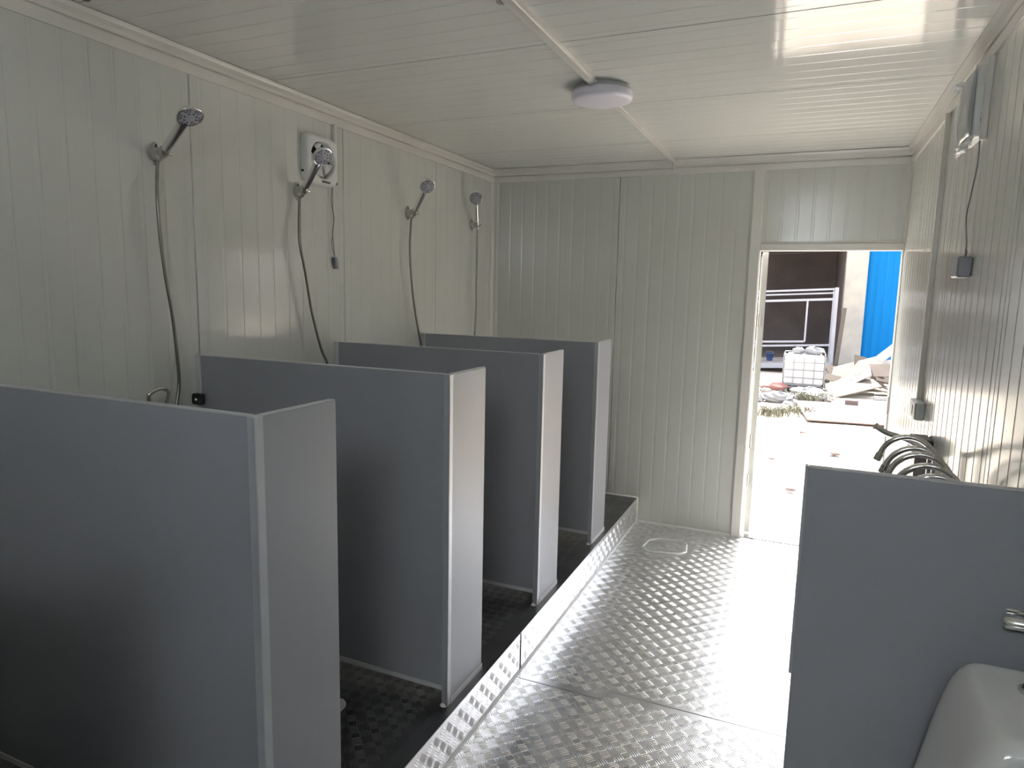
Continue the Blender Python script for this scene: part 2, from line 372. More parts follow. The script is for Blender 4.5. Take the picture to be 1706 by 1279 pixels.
# ------------------------------------------------------------------ shower partitions
ZP, XP = 1.374, 1.166
def partition(y, label, br):
    t = thing('shower_partition', label, 'partition', (0.6, y, HS), 'grey shower partitions')
    z0 = HS+0.075
    p = MB().box(0.024, XP-0.022, y, y+0.022, z0, ZP, 0.0012).build('front_panel', 'partition_grey', t)
    MB().box(0.026, XP-0.022, y+0.002, y+0.020, ZP, ZP+0.0025).build('top_edge', 'edge_pale', p)
    MB().box(0.022, XP-0.022, y-0.004, y+0.026, z0-0.014, z0+0.004, 0.001).build('bottom_channel', 'edge_pale', t)
    q = MB().box(XP-0.020, XP, y+0.022, y+0.275, HS+0.022, ZP, 0.0012).build('return_panel', 'partition_grey', t)
    MB().box(XP-0.018, XP-0.002, y+0.022, y+0.273, ZP, ZP+0.0025).build('top_edge', 'edge_pale', q)
    MB().box(XP-0.024, XP+0.003, y+0.020, y+0.278, HS, HS+0.024, 0.001).build('base_channel', 'edge_pale', t)
    MB().box(XP-0.024, XP+0.001, y-0.002, y+0.024, HS, ZP+0.001, 0.002).build('corner_profile', 'profile_grey', t)
    MB().box(0.0, 0.026, y-0.005, y+0.027, HS+0.03, ZP+0.002, 0.002).build('wall_channel', 'edge_pale', t)
    MB().lathe([(0.0, 0.014), (0.008, 0.010), (0.012, 0.004), (0.015, 0.0)], 12, (XP-0.016, y+0.004, HS)).build('sealant_blob', 'sealant', t)
    for bz in (1.20, 0.45):
        for s in (-1, 1):
            yy = y+0.011+s*0.030
            b = MB().box(0.002, 0.052, yy-0.015, yy+0.015, bz-0.022, bz+0.022, 0.006).build('bracket', 'black_plastic', t)
            MB().lathe([(0.0, 0.004), (0.005, 0.003), (0.006, 0.0)], 10, (0.030, yy+s*0.015, bz), (0, s, 0)).build('screw', 'chrome', b)
    return t
YS = [0.232, 1.107, 1.983, 2.858, 3.729]
for y, lab in zip(YS, ['grey shower partition behind the camera, out of the picture', 'large grey shower partition nearest the camera, cut by the left edge', 'grey shower partition second from the camera', 'grey shower partition third from the camera', 'farthest grey shower partition beside the far wall']):
    partition(y, lab, 0)

# ------------------------------------------------------------------ hand showers
def hand_shower(tip, head, nrm, hose, label, wy):
    tip, head, n = Vector(tip), Vector(head), Vector(nrm).normalized()
    t = thing('hand_shower', label, 'shower', (0, wy, tip.z), 'chrome hand showers')
    # wall holder: cone body on a plate with two screws
    h = MB().lathe([(0.030, 0.0), (0.030, 0.006), (0.026, 0.010), (0.021, 0.030), (0.018, 0.052), (0.016, 0.056), (0.0, 0.057)], 24, (0, wy, tip.z), (tip - Vector((0, wy, tip.z))).normalized()).build('wall_holder', 'satin_chrome', t)
    for s in (-1, 1):
        MB().lathe([(0.011, 0.0), (0.011, 0.005), (0.007, 0.008), (0.0, 0.008)], 12, (0.0, wy, tip.z+s*0.031), (1, 0, 0)).build('screw_tab', 'satin_chrome', h)
        MB().lathe([(0.0045, 0.0), (0.0045, 0.001), (0.0, 0.001)], 10, (0.008, wy, tip.z+s*0.031), (1, 0, 0)).build('screw', 'rubber_black', h)
    hd = (head-tip).normalized()
    side = hd.cross(n).normalized()
    cl = MB().tube([tip-hd*0.020, tip-hd*0.012, tip+hd*0.014, tip+hd*0.02], [0.014, 0.0185, 0.0195, 0.017], 18).build('clamp', 'satin_chrome', t)
    MB().tube([tip+side*0.014, tip+side*0.030], [0.010, 0.008], 14).build('knob', 'satin_chrome', cl)
    hp = smooth_path([tip-hd*0.028, tip+hd*0.03, tip.lerp(head, 0.5)-n*0.003, tip.lerp(head, 0.74)-n*0.006, head-hd*0.034-n*0.010], 6)
    m = len(hp); MB().tube(hp, [0.0155+0.003*(i/(m-1)) for i in range(m)], 16).build('handle', 'chrome', t)
    R = 0.047
    back = MB().lathe([(0.0, -0.030), (0.015, -0.029), (0.028, -0.022), (0.041, -0.010), (R, -0.002), (R+0.0005, 0.003), (R-0.003, 0.006), (R-0.006, 0.005)], 36, head, n).build('head', 'chrome', t)
    fc = MB().lathe([(R-0.005, 0.0045), (R-0.007, 0.0068), (0.018, 0.0085), (0.010, 0.0085), (0.009, 0.0098), (0.0, 0.0100)], 32, head, n).build('face_plate', 'shower_face', back)
    e1 = n.orthogonal().normalized(); e2 = n.cross(e1); nz = MB()
    for ring, cnt, rr_, zz in ((0.0375, 24, 0.0025, 0.0062), (0.031, 18, 0.0026, 0.0070), (0.0215, 8, 0.0030, 0.0080)):
        for k in range(cnt):
            if ring > 0.025 and k % (cnt//6) == 0: continue
            a = 2*PI*k/cnt
            c = head + (e1*math.cos(a)+e2*math.sin(a))*ring
            nz.lathe([(rr_, zz-0.001), (rr_, zz+0.0012), (0.0, zz+0.0016)], 6, c, n, False)
    nz = nz.build('nozzles', 'rubber_black', back); nz['kind'] = 'stuff'
    # hose from the lower end of the handle down to the mixer
    st_ = tip-hd*0.028
    pts = smooth_path([st_, st_-hd*0.02+Vector((0, 0, -0.02))] + hose, 10)
    MB().tube([st_+hd*0.01, st_-hd*0.016], [0.009, 0.008], 12).build('hose_nut', 'satin_chrome', t)
    MB().tube(pts, 0.0065, 10).build('hose', 'hose_steel', t)
    return t
def mixer(y, z, label):
    t = thing('shower_mixer', label, 'mixer tap', (0.0, y, z), 'chrome shower mixers')
    MB().tube([(0.055, y-0.085, z), (0.055, y-0.07, z), (0.055, y+0.07, z), (0.055, y+0.085, z)], [0.016, 0.022, 0.022, 0.016], 18).build('body', 'chrome', t)
    for s in (-1, 1):
        a = MB().lathe([(0.032, 0.0), (0.030, 0.008), (0.014, 0.014), (0.012, 0.055)], 20, (0, y+s*0.075, z), (1, 0, 0)).build('wall_union', 'chrome', t)
    MB().lathe([(0.020, 0.0), (0.023, 0.02), (0.022, 0.036), (0.012, 0.046), (0.0, 0.047)], 20, (0.06, y, z+0.006), (0.35, 0, 1)).build('cartridge', 'chrome', t)
    lp = smooth_path([(0.078, y-0.012, z+0.045), (0.085, y-0.040, z+0.085), (0.095, y-0.045, z+0.115), (0.105, y-0.005, z+0.132), (0.10, y+0.030, z+0.112), (0.085, y+0.022, z+0.06), (0.078, y+0.008, z+0.045)], 7)
    MB().tube(lp, 0.0068, 10).build('lever', 'chrome', t)
    MB().tube([(0.055, y+0.03, z-0.018), (0.055, y+0.03, z-0.045)], 0.010, 12).build('hose_outlet', 'chrome', t)
    return t
SH = [((0.06, 1.827, 2.129), (0.227, 1.802, 2.235), (0.52, -0.10, -0.84), [(0.05, 1.801, 1.965), (0.05, 1.807, 1.815), (0.05, 1.820, 1.685), (0.05, 1.843, 1.528), (0.05, 1.854, 1.368), (0.05, 1.856, 1.274), (0.05, 1.845, 1.217), (0.055, 1.82, 1.12), (0.055, 1.79, 1.06), (0.055, 1.765, 1.08)], 1.84,
       'largest chrome hand shower, above the nearest partition at the far left', (1.735, 1.145)),
      ((0.06, 2.576, 2.099), (0.199, 2.541, 2.237), (0.68, -0.22, -0.66), [(0.05, 2.552, 1.87), (0.05, 2.585, 1.733), (0.05, 2.63, 1.534), (0.05, 2.691, 1.355), (0.05, 2.735, 1.276), (0.055, 2.76, 1.15), (0.055, 2.73, 1.05), (0.055, 2.70, 1.08)], 2.60,
       'chrome hand shower in front of the left exhaust fan', (2.67, 1.12)),
      ((0.06, 3.54, 2.103), (0.189, 3.473, 2.241), (0.60, -0.50, -0.62), [(0.05, 3.509, 1.87), (0.05, 3.543, 1.623), (0.05, 3.592, 1.44), (0.05, 3.642, 1.307), (0.055, 3.66, 1.15), (0.055, 3.64, 1.05), (0.055, 3.605, 1.08)], 3.56,
       'chrome hand shower on bare wall, third from the camera', (3.575, 1.12)),
      ((0.06, 4.375, 2.112), (0.100, 4.272, 2.278), (0.38, -0.84, -0.40), [(0.05, 4.395, 1.795), (0.05, 4.394, 1.496), (0.05, 4.38, 1.332), (0.055, 4.37, 1.15), (0.055, 4.36, 1.05), (0.055, 4.33, 1.08)], 4.40,
       'smallest chrome hand shower, next to the far corner', (4.30, 1.12))]
for (tip, head, n, hose, wy, lab, mx), ml in zip(SH, ['chrome mixer tap whose looped lever shows above the nearest partition', 'chrome mixer tap of the second stall below the left exhaust fan', 'chrome mixer tap of the third stall', 'chrome mixer tap of the farthest stall']):
    hand_shower(tip, head, n, hose, lab, wy)
    mixer(mx[0], mx[1], ml)

# ------------------------------------------------------------------ exhaust fans
def fan(side, yc, zc, label, sz=0.235):
    sx = 1 if side == 'L' else -1; x0 = 0.0 if side == 'L' else W
    X = lambda d: x0+sx*d
    t = thing('exhaust_fan', label, 'fan', (x0, yc, zc), 'white exhaust fans')
    h = sz/2; n = 40; R = 0.088; bm = MB()
    # square shell: outer rounded square -> raised rim -> round throat
    def sq(k, hh, e=7):
        a = 2*PI*k/n; c, s_ = math.cos(a), math.sin(a)
        rr_ = hh/((abs(c)**e+abs(s_)**e)**(1/e)); return rr_*c, rr_*s_
    rings = [('s', h, 0.002), ('s', h, 0.020), ('s', h-0.008, 0.034), ('s', h-0.016, 0.038), ('c', R+0.006, 0.040), ('c', R, 0.036), ('c', R-0.004, 0.006), ('c', 0.001, 0.005)]
    vs = []; fs = []
    for kind, rad, d in rings:
        for k in range(n):
            a = 2*PI*k/n
            yy, zz = sq(k, rad) if kind == 's' else (rad*math.cos(a), rad*math.sin(a)+0.004)
            vs.append((X(d), yc+yy, zc+zz))
    for i in range(len(rings)-1):
        for k in range(n): fs.append((i*n+k, i*n+(k+1) % n, (i+1)*n+(k+1) % n, (i+1)*n+k))
    nb = 6*n
    bm.add(vs, fs[:nb], True); bm.build('housing', 'fan_white', t)
    MB().add(vs, fs[nb:], False).build('throat', 'fan_dark', t)
    MB().lathe([(0.030, 0.008), (0.030, 0.028), (0.024, 0.036), (0.0, 0.038)], 24, (x0, yc, zc+0.004), (sx, 0, 0)).build('hub', 'fan_blade', t)
    for k in range(5):
        a = 2*PI*k/5+0.6; vs = []; fs = []
        for i in range(5):
            rr_ = 0.026+i*0.0135; wd = 0.42+0.06*i
            for j in range(4):
                b = a+(j/3-0.5)*wd*1.5; vs.append((X(0.014+0.016*j/3), yc+rr_*math.cos(b), zc+0.004+rr_*math.sin(b)))
        for i in range(4):
            for j in range(3): fs.append((i*4+j, i*4+j+1, i*4+j+5, i*4+j+4))
        o = MB().add(vs, fs, True).build('blade', 'fan_blade', t)
        md = o.modifiers.new('thick', 'SOLIDIFY'); md.thickness = 0.0018
    MB().box(min(X(0.037), X(0.040)), max(X(0.037), X(0.040)), yc-0.012, yc+0.05, zc-h+0.014, zc-h+0.024).build('name_plate', 'dark_grey' if side == 'L' else 'lamp_base', t)
    MB().box(min(X(0.010), X(0.026)), max(X(0.010), X(0.026)), yc+h-0.003, yc+h+0.006, zc-h+0.02, zc-h+0.034, 0.001).build('clip', 'dark_grey', t)
    MB().box(min(X(0.006), X(0.018)), max(X(0.006), X(0.018)), yc-h-0.004, yc-h+0.003, zc-h+0.05, zc-h+0.06).build('clip', 'black_plastic', t)
    return t
fanL = fan('L', 2.747, 2.262, 'white square exhaust fan behind the second hand shower')
fanR = fan('R', 2.93, 2.33, 'white exhaust fan partly wrapped in plastic film, on the right wall', 0.25)
# crumpled film on the right fan
def film(name, m, y0, y1, z0, z1, amp, x, seed, tilt=0.0, smooth=False):
    rnd = random.Random(seed); n = 10; vs = []; fs = []
    for i in range(n+1):
        for j in range(n+1):
            a, b = i/n, j/n
            if smooth: vs.append((x - amp*(math.sin(PI*a)*math.sin(PI*b))**0.6*(0.85+0.15*math.sin(9*a+5*b)), y0+(y1-y0)*a, z0+(z1-z0)*b)); continue
            vs.append((x - amp*rnd.random()*(0.3+math.sin(PI*a)), y0+(y1-y0)*a+rnd.uniform(-.004, .004), z0+(z1-z0)*b+tilt*a+rnd.uniform(-.006, .006)))
    for i in range(n):
        for j in range(n):
            k = i*(n+1)+j; fs.append((k, k+1, k+n+2, k+n+1))
    o = MB().add(vs, fs, smooth).build(name, m, fanR)
    o.modifiers.new('thick', 'SOLIDIFY').thickness = 0.0008
    return o
film('plastic_film', 'film', 2.815, 3.045, 2.215, 2.445, 0.024, W-0.0405, 3, smooth=True)
film('film_flap', 'film_white', 2.86, 3.06, 2.175, 2.205, 0.018, W-0.034, 5)
film('film_flap', 'film_white', 2.82, 2.85, 2.19, 2.21, 0.012, W-0.030, 6)
film('film_flap', 'film_white', 2.99, 3.05, 2.41, 2.435, 0.022, W-0.046, 8)

c1 = MB().tube(smooth_path([(0.02, 2.833, 2.15), (0.012, 2.836, 2.08), (0.014, 2.850, 2.00), (0.012, 2.842, 1.93), (0.014, 2.848, 1.86), (0.013, 2.856, 1.80)], 8), 0.0022, 8).build('cord', 'cable_grey', fanL)
MB().tube(smooth_path([(0.02, 2.838, 2.15), (0.014, 2.845, 2.05), (0.011, 2.858, 2.00), (0.016, 2.838, 1.92), (0.011, 2.836, 1.87), (0.013, 2.858, 1.80)], 8), 0.0018, 8).build('cord', 'cable_grey', fanL)
MB().prism([(-0.009, 0.028), (0.009, 0.028), (0.012, 0.0), (0.010, -0.030), (-0.006, -0.030), (-0.011, 0.0)], lambda a, b, v: (v, 2.860+a*0.9-b*0.15, 1.778+b), 0.003, 0.022).build('connector', 'plug_grey', c1)
c2 = MB().tube(smooth_path([(W-0.012, 2.815, 2.205), (W-0.010, 2.815, 2.12), (W-0.012, 2.86, 2.02), (W-0.012, 2.90, 1.95), (W-0.010, 2.855, 1.86), (W-0.012, 2.835, 1.805)], 8), 0.0026, 8).build('cable', 'cable_grey', fanR)
MB().box(W-0.045, W-0.002, 2.765, 2.875, 1.735, 1.806, 0.005).build('plug', 'plug_grey', c2)
MB().tube([(W-0.02, 2.79, 1.806), (W-0.02, 2.785, 1.822), (W-0.02, 2.795, 1.83)], 0.004, 8).build('pin', 'plug_grey', c2)

# cable trunking
def trunk(name, label, box_, cap=None, b=0.0015):
    return tag(MB().box(*box_, b).build(name, 'trim_white'), label, 'trunking')
tl = thing('cable_trunking', 'short white cable trunking between cornice and left fan', 'trunking', (0, 2.87, 2.38))
MB().box(0.0, 0.016, 2.862, 2.884, 2.27, 2.458, 0.0015).build('channel', 'trim_white', tl)
MB().box(0.016, 0.018, 2.864, 2.882, 2.27, 2.458, 0.0005).build('lid', 'trim_white', tl)
tr = thing('cable_trunking', 'short white cable trunking from cornice down beside right fan', 'trunking', (W, 2.80, 2.2))
MB().box(W-0.016, W, 2.775, 2.798, 2.19, 2.456, 0.0015).build('channel', 'trim_white', tr)
MB().box(W-0.018, W-0.016, 2.777, 2.796, 2.19, 2.456, 0.0005).build('lid', 'trim_white', tr)
tw = thing('cable_trunking', 'tall white cable trunking on right wall ending in a switch box', 'trunking', (W, 3.55, 1.2))
MB().box(W-0.018, W, 3.545, 3.57, 1.20, 2.456, 0.0015).build('channel', 'trim_white', tw)
MB().box(W-0.020, W-0.018, 3.547, 3.568, 1.20, 2.456, 0.0005).build('lid', 'trim_white', tw)
sb = thing('switch_box', 'grey switch box below the tall trunking on right wall', 'switch', (W, 3.49, 1.16))
MB().box(W-0.034, W, 3.42, 3.585, 1.125, 1.205, 0.004).build('back_box', 'box_grey', sb)
sp_ = MB().box(W-0.040, W-0.034, 3.424, 3.581, 1.128, 1.202, 0.002).build('face_plate', 'box_grey', sb)
MB().box(W-0.043, W-0.040, 3.48, 3.525, 1.145, 1.185, 0.001).build('rocker', 'lamp_base', sp_)
tc_ = thing('cable_trunking', 'white cable trunking along the ceiling through the round lamp', 'trunking', (1.34, 3.2, ZC))
MB().box(1.322, 1.358, 0.6, 2.91, ZC-0.016, ZC, 0.002).build('channel', 'trim_white', tc_)
MB().box(1.324, 1.356, 0.6, 2.91, ZC-0.0185, ZC-0.0165, 0.0005).build('lid', 'trim_white', tc_)
MB().box(1.330, 1.356, 3.13, D-0.034, ZC-0.014, ZC, 0.002).build('channel', 'trim_white', tc_)
MB().box(1.331, 1.355, 3.13, D-0.034, ZC-0.0165, ZC-0.0145, 0.0005).build('lid', 'trim_white', tc_)
MB().tube(smooth_path([(1.343, D-0.05, ZC-0.010), (1.343, D-0.034, ZC-0.02), (1.345, D-0.020, ZC-0.05), (1.338, D-0.014, ZC-0.062)], 6), 0.006, 8).build('cable_end', 'trim_white', tc_)

# ceiling lamp
lp = thing('ceiling_lamp', 'round white ceiling lamp in the middle of the ceiling trunking', 'lamp', (1.345, 3.02, ZC))
MB().lathe([(0.115, 0.0), (0.115, -0.014), (0.128, -0.016), (0.130, -0.026), (0.0, -0.026)], 48, (1.345, 3.02, ZC)).build('base', 'lamp_base', lp)
MB().lathe([(0.130, -0.022), (0.134, -0.026), (0.135, -0.046), (0.130, -0.056), (0.110, -0.062), (0.06, -0.065), (0.0, -0.066)], 48, (1.345, 3.02, ZC)).build('diffuser', 'lamp_diffuser', lp)

# ------------------------------------------------------------------ toilet corner on the right
YT = 1.70
tp = thing('toilet_partition', 'grey toilet partition standing at the right wall', 'partition', (2.5, YT, 0))
pn = MB().box(2.278, W-0.004, YT, YT+0.022, 0.10, 1.262, 0.0012).build('panel', 'partition_grey', tp)
MB().box(2.280, W-0.004, YT+0.002, YT+0.020, 1.262, 1.2655).build('top_edge', 'edge_pale', pn)
MB().box(2.272, 2.279, YT-0.002, YT+0.024, 0.745, 1.266, 0.001).build('edge_strip', 'profile_grey', tp)
for x in (2.31, 2.70):
    ft = MB().lathe([(0.026, 0.0), (0.026, 0.008), (0.012, 0.014), (0.011, 0.105)], 16, (x, YT+0.011, 0)).build('foot', 'chrome', tp)
for bz in (0.3,):
    MB().box(W-0.05, W, YT-0.025, YT, bz-0.022, bz+0.022, 0.006).build('bracket', 'black_plastic', tp)
ph = thing('paper_holder', 'chrome toilet paper holder on the toilet partition', 'paper holder', (2.70, YT, 0.985))
MB().box(2.690, 2.735, YT-0.004, YT, 0.970, 1.004, 0.0015).build('back_plate', 'chrome', ph)
for x in (2.690, 2.738):
    MB().tube([(x, YT-0.004, 0.988), (x, YT-0.040, 0.988)], 0.006, 10).build('arm', 'chrome', ph)
MB().tube([(2.676, YT-0.040, 0.988), (2.680, YT-0.040, 0.988), (2.742, YT-0.040, 0.988)], [0.013, 0.0165, 0.0165], 20).build('roller', 'chrome', ph)

def toilet():
    t = thing('toilet', 'white ceramic toilet cistern and bowl in the lower right corner', 'toilet', (2.5, 1.46, 0))
    # cistern lofted from rounded rectangles: (z, x_front, y_half)
    yc = 1.490; n = 64; vs = []; fs = []
    secs = [(0.36, 2.47, 0.185), (0.45, 2.50, 0.186), (0.55, 2.525, 0.186), (0.66, 2.546, 0.184), (0.75, 2.562, 0.180), (0.82, 2.577, 0.174), (0.855, 2.587, 0.168), (0.878, 2.597, 0.160), (0.892, 2.607, 0.151), (0.899, 2.616, 0.143), (0.901, 2.626, 0.134)]
    def ring(z, xf, hy, e=6.5):
        out = []; cx = (xf+W-0.004)/2; hx = (W-0.004-xf)/2
        for k in range(n):
            a = 2*PI*k/n; c, s_ = math.cos(a), math.sin(a)
            rr_ = 1/((abs(c)**e+abs(s_)**e)**(1/e))
            out.append((cx+hx*rr_*c, yc+hy*rr_*s_, z))
        return out
    for (z, xf, hy) in secs: vs += ring(z, xf, hy)
    # shallow dish on top
    for (z, xf, hy) in [(0.8995, 2.640, 0.122), (0.899, 2.68, 0.07), (0.899, 2.735, 0.01)]: vs += ring(z, xf, hy, 5)
    m = len(vs)//n
    for i in range(m-1):
        for k in range(n): fs.append((i*n+k, i*n+(k+1) % n, (i+1)*n+(k+1) % n, (i+1)*n+k))
    fs.append(tuple(range((m-1)*n, m*n))); fs.append(tuple(reversed(range(n))))
    MB().add(vs, fs, True).build('cistern', 'ceramic', t)
    # bowl lofted along z with egg outline
    vs = []; fs = []
    bs = [(0.0, 2.24, 2.60, 0.115), (0.03, 2.24, 2.60, 0.112), (0.10, 2.26, 2.58, 0.10), (0.20, 2.22, 2.56, 0.115), (0.30, 2.14, 2.55, 0.155), (0.37, 2.085, 2.55, 0.178), (0.395, 2.08, 2.55, 0.182), (0.40, 2.09, 2.54, 0.175), (0.398, 2.13, 2.50, 0.135), (0.33, 2.17, 2.46, 0.11), (0.24, 2.25, 2.42, 0.05), (0.22, 2.32, 2.36, 0.01)]
    for (z, x0, x1, hy) in bs:
        for k in range(n):
            a = 2*PI*k/n; vs.append(((x0+x1)/2+(x1-x0)/2*math.cos(a), yc+hy*math.sin(a)*(1+0.12*math.cos(a)), z))
    for i in range(len(bs)-1):
        for k in range(n): fs.append((i*n+k, i*n+(k+1) % n, (i+1)*n+(k+1) % n, (i+1)*n+k))
    fs.append(tuple(range((len(bs)-1)*n, len(bs)*n)))
    MB().add(vs, fs, True).build('bowl', 'ceramic', t)
    b = MB().lathe([(0.026, 0.0), (0.026, 0.005), (0.022, 0.008), (0.0, 0.008)], 28, (2.712, 1.545, 0.899)).build('button_ring', 'chrome', t)
    MB().lathe([(0.018, 0.0), (0.018, 0.005), (0.0, 0.006)], 24, (2.712, 1.545, 0.906)).build('flush_button', 'dark_grey', b)
    st2 = [(2.50, 0.17), (2.30, 0.185), (2.14, 0.13), (2.085, 0.0)]
    vs = []; fs = []
    for zz in (0.402, 0.420):
        for k in range(n):
            a = 2*PI*k/n; vs.append((2.30+0.215*math.cos(a), yc+0.178*math.sin(a), zz))
    for k in range(n): fs.append((k, (k+1) % n, n+(k+1) % n, n+k))
    fs += [tuple(reversed(range(n))), tuple(range(n, 2*n))]
    MB().add(vs, fs, False).build('seat_lid', 'ceramic', t)
toilet()

# wash trough with gooseneck taps behind the toilet partition
ws = thing('wash_trough', 'steel wash trough behind the toilet partition', 'sink', (2.5, 2.5, 0))
MB().box(2.36, 2.375, 1.95, 2.95, 0.62, 0.82, 0.002).build('front_apron', 'steel_sink', ws)
MB().box(2.36, 2.747, 1.95, 1.965, 0.62, 0.82, 0.002).build('end_wall', 'steel_sink', ws)
MB().box(2.36, 2.747, 2.935, 2.95, 0.62, 0.82, 0.002).build('end_wall', 'steel_sink', ws)
MB().box(2.36, 2.747, 1.95, 2.95, 0.62, 0.635, 0.002).build('basin_floor', 'steel_sink', ws)
MB().box(2.64, 2.747, 1.95, 2.95, 0.79, 0.82, 0.002).build('tap_ledge', 'steel_sink', ws)
for (x, y) in ((2.40, 2.0), (2.40, 2.9), (2.70, 2.0), (2.70, 2.9)):
    MB().tube([(x, y, 0), (x, y, 0.62)], 0.016, 12).build('leg', 'steel_sink', ws)
def tap(y, label, zt=0.0, dx=0.0):
    t = thing('gooseneck_tap', label, 'tap', (2.70, y, 0.82), 'gooseneck taps on the trough')
    bx = 2.690+dx
    MB().lathe([(0.026, 0.0), (0.026, 0.006), (0.017, 0.012), (0.016, 0.075), (0.013, 0.085), (0.013, 0.10)], 20, (bx, y, 0.82)).build('body', 'chrome', t)
    pts = [(bx, y, 0.915), (bx, y, 1.02+zt), (bx-0.004, y, 1.06+zt)]
    R = 0.088
    for k in range(1, 12):
        a = PI*k/11*0.92; pts.append((bx-R+R*math.cos(a), y, 1.09+zt+R*1.08*math.sin(a)))
    MB().tube(smooth_path(pts, 3), 0.0095, 14).build('spout', 'chrome', t)
    e = Vector(pts[-1]); d = (Vector(pts[-1])-Vector(pts[-2])).normalized()
    MB().tube([e-d*0.004, e+d*0.022], 0.0125, 14).build('aerator', 'satin_chrome', t)
    MB().tube([(bx, y, 0.885), (bx-0.02, y-0.03, 0.892), (bx-0.03, y-0.06, 0.90)], [0.008, 0.006, 0.007], 10).build('lever', 'chrome', t)
    MB().box(bx-0.014, bx+0.022, y-0.02, y+0.02, 0.955, 0.985, 0.005).build('collar', 'dark_bronze', t)
for y, lab in ((2.66, 'farthest gooseneck tap above the partition edge'), (2.47, 'gooseneck tap second from the door'), (2.37, 'middle gooseneck tap of the five'), (2.22, 'gooseneck tap second nearest to the camera'), (2.09, 'nearest gooseneck tap, barely showing above the partition edge')):
    tap(y, lab)
lt = thing('lever_tap', 'slim chrome lever tap poking out beyond the gooseneck taps', 'tap', (2.70, 2.80, 0.82))
MB().tube([(2.70, 2.82, 0.82), (2.70, 2.82, 1.12)], 0.014, 14).build('body', 'chrome', lt)
MB().tube(smooth_path([(2.70, 2.82, 1.10), (2.62, 2.82, 1.145), (2.55, 2.81, 1.165), (2.508, 2.80, 1.19)], 6), [0.011]*18+[0.014], 12).build('lever', 'chrome', lt)
sd = thing('soap_dispenser', 'dark brown soap box on the right wall behind the taps', 'dispenser', (W, 3.3, 0.95))
MB().box(W-0.075, W, 3.12, 3.26, 1.035, 1.095, 0.008).build('lid', 'dark_bronze', sd)
MB().box(W-0.060, W, 3.13, 3.25, 0.85, 1.035, 0.006).build('body', 'galvanised', sd)

# ------------------------------------------------------------------ yard
gv = []; gf = []; N = 60
rg = random.Random(2)
for i in range(N+1):
    for j in range(N+1):
        x, y = -30+60*i/N, -12+52*j/N
        gv.append((x, y, GZ - 0.012 + rg.uniform(-0.012, 0.012)))
for i in range(N):
    for j in range(N):
        k = i*(N+1)+j; gf.append((k, k+N+1, k+N+2, k+1))
struct(MB().add(gv, gf, True).build('yard_ground', 'yard_ground'), 'bright sandy ground of the yard')
YW = 21.6
wk = thing('workshop', 'workshop with a dark open bay, cream pillar and blue sheet wall', 'building', (3.4, YW, GZ))
MB().box(3.10, 3.66, YW, YW+0.5, GZ, 6.0, 0.02).build('pillar', 'plaster', wk)
bw = MB().box(3.66, 10.0, YW+0.28, YW+0.36, GZ, 6.0).build('sheet_wall', 'blue_sheet', wk)
for k in range(0, 32):
    x = 3.70+k*0.2
    MB().prism([(x, 0), (x+0.03, 0.010), (x+0.09, 0.010), (x+0.12, 0)], lambda a, b, v: (a, YW+0.28-b, v), GZ, 6.0).build('rib', 'blue_sheet', bw)
MB().box(-8, 3.10, YW+9.0, YW+9.2, GZ, 6.0).build('bay_wall', 'bay_wall', wk)
MB().box(3.10, 3.25, YW+0.5, YW+9.2, GZ, 6.0).build('bay_wall', 'bay_wall', wk)
MB().box(-8, -7.8, YW, YW+9.2, GZ, 6.0).build('bay_wall', 'bay_wall', wk)
MB().box(-8, 10, YW-0.3, YW+9.2, 6.0, 6.25).build('roof', 'bay_wall', wk)
MB().box(-8, 3.10, YW+0.2, YW+9.2, GZ-0.02, GZ+0.02).build('bay_floor', 'bay_floor', wk)
MB().box(-8, 3.10, YW, YW+0.3, 4.2, 6.0).build('header', 'plaster', wk)
MB().tube(smooth_path([(-2, YW+1, 3.2), (0.5, YW+1.0, 2.95), (1.6, YW+1.0, 2.93), (2.6, YW+1.0, 3.02), (3.1, YW+1.0, 3.2)], 6), 0.015, 6).build('cable', 'black_plastic', wk)

# container frame under construction (stands slightly out of level)
fr = thing('steel_frame', 'pale welded steel container frame in front of the dark bay', 'frame', (2.88, 19.7, GZ))
def fb(name, p, q, w, h=None): return MB().bar(p, q, w, h).build(name, 'steel_primer', fr)
YF = 19.7; sl = 0.055
zz = lambda x, z: z + (x-2.88)*sl
fb('post', (2.86, YF, GZ), (2.86, YF, 1.90), 0.09)
fb('post', (-1.6, YF, GZ), (-1.6, YF, zz(-1.6, 1.90)), 0.09)
fb('top_beam', (-1.6, YF, zz(-1.6, 1.86)), (2.86, YF, zz(2.86, 1.86)), 0.05)
fb('top_beam', (-1.6, YF, zz(-1.6, 1.76)), (2.86, YF, zz(2.86, 1.76)), 0.04)
fb('rail', (-1.6, YF, zz(-1.6, 1.60)), (2.84, YF, zz(2.84, 1.60)), 0.06)
fb('stud', (2.18, YF, zz(2.18, 0.50)), (2.18, YF, zz(2.18, 1.60)), 0.045)
fb('stud', (0.40, YF, zz(0.40, 0.50)), (0.40, YF, zz(0.40, 1.60)), 0.045)
fb('rail', (-1.6, YF, zz(-1.6, 0.50)), (2.18, YF, zz(2.18, 0.50)), 0.05)
fb('rail', (-1.6, YF, zz(-1.6, 0.37)), (2.86, YF, zz(2.86, 0.40)), 0.05)
fb('floor_beam', (-1.6, YF-0.06, zz(-1.6, -0.17)), (2.86, YF-0.06, zz(2.86, -0.13)), 0.08, 0.14)
for k in range(6):
    x = -1.4+k*0.8; fb('joist', (x, YF, zz(x, -0.12)), (x, YF+1.6, zz(x, -0.12)), 0.06)
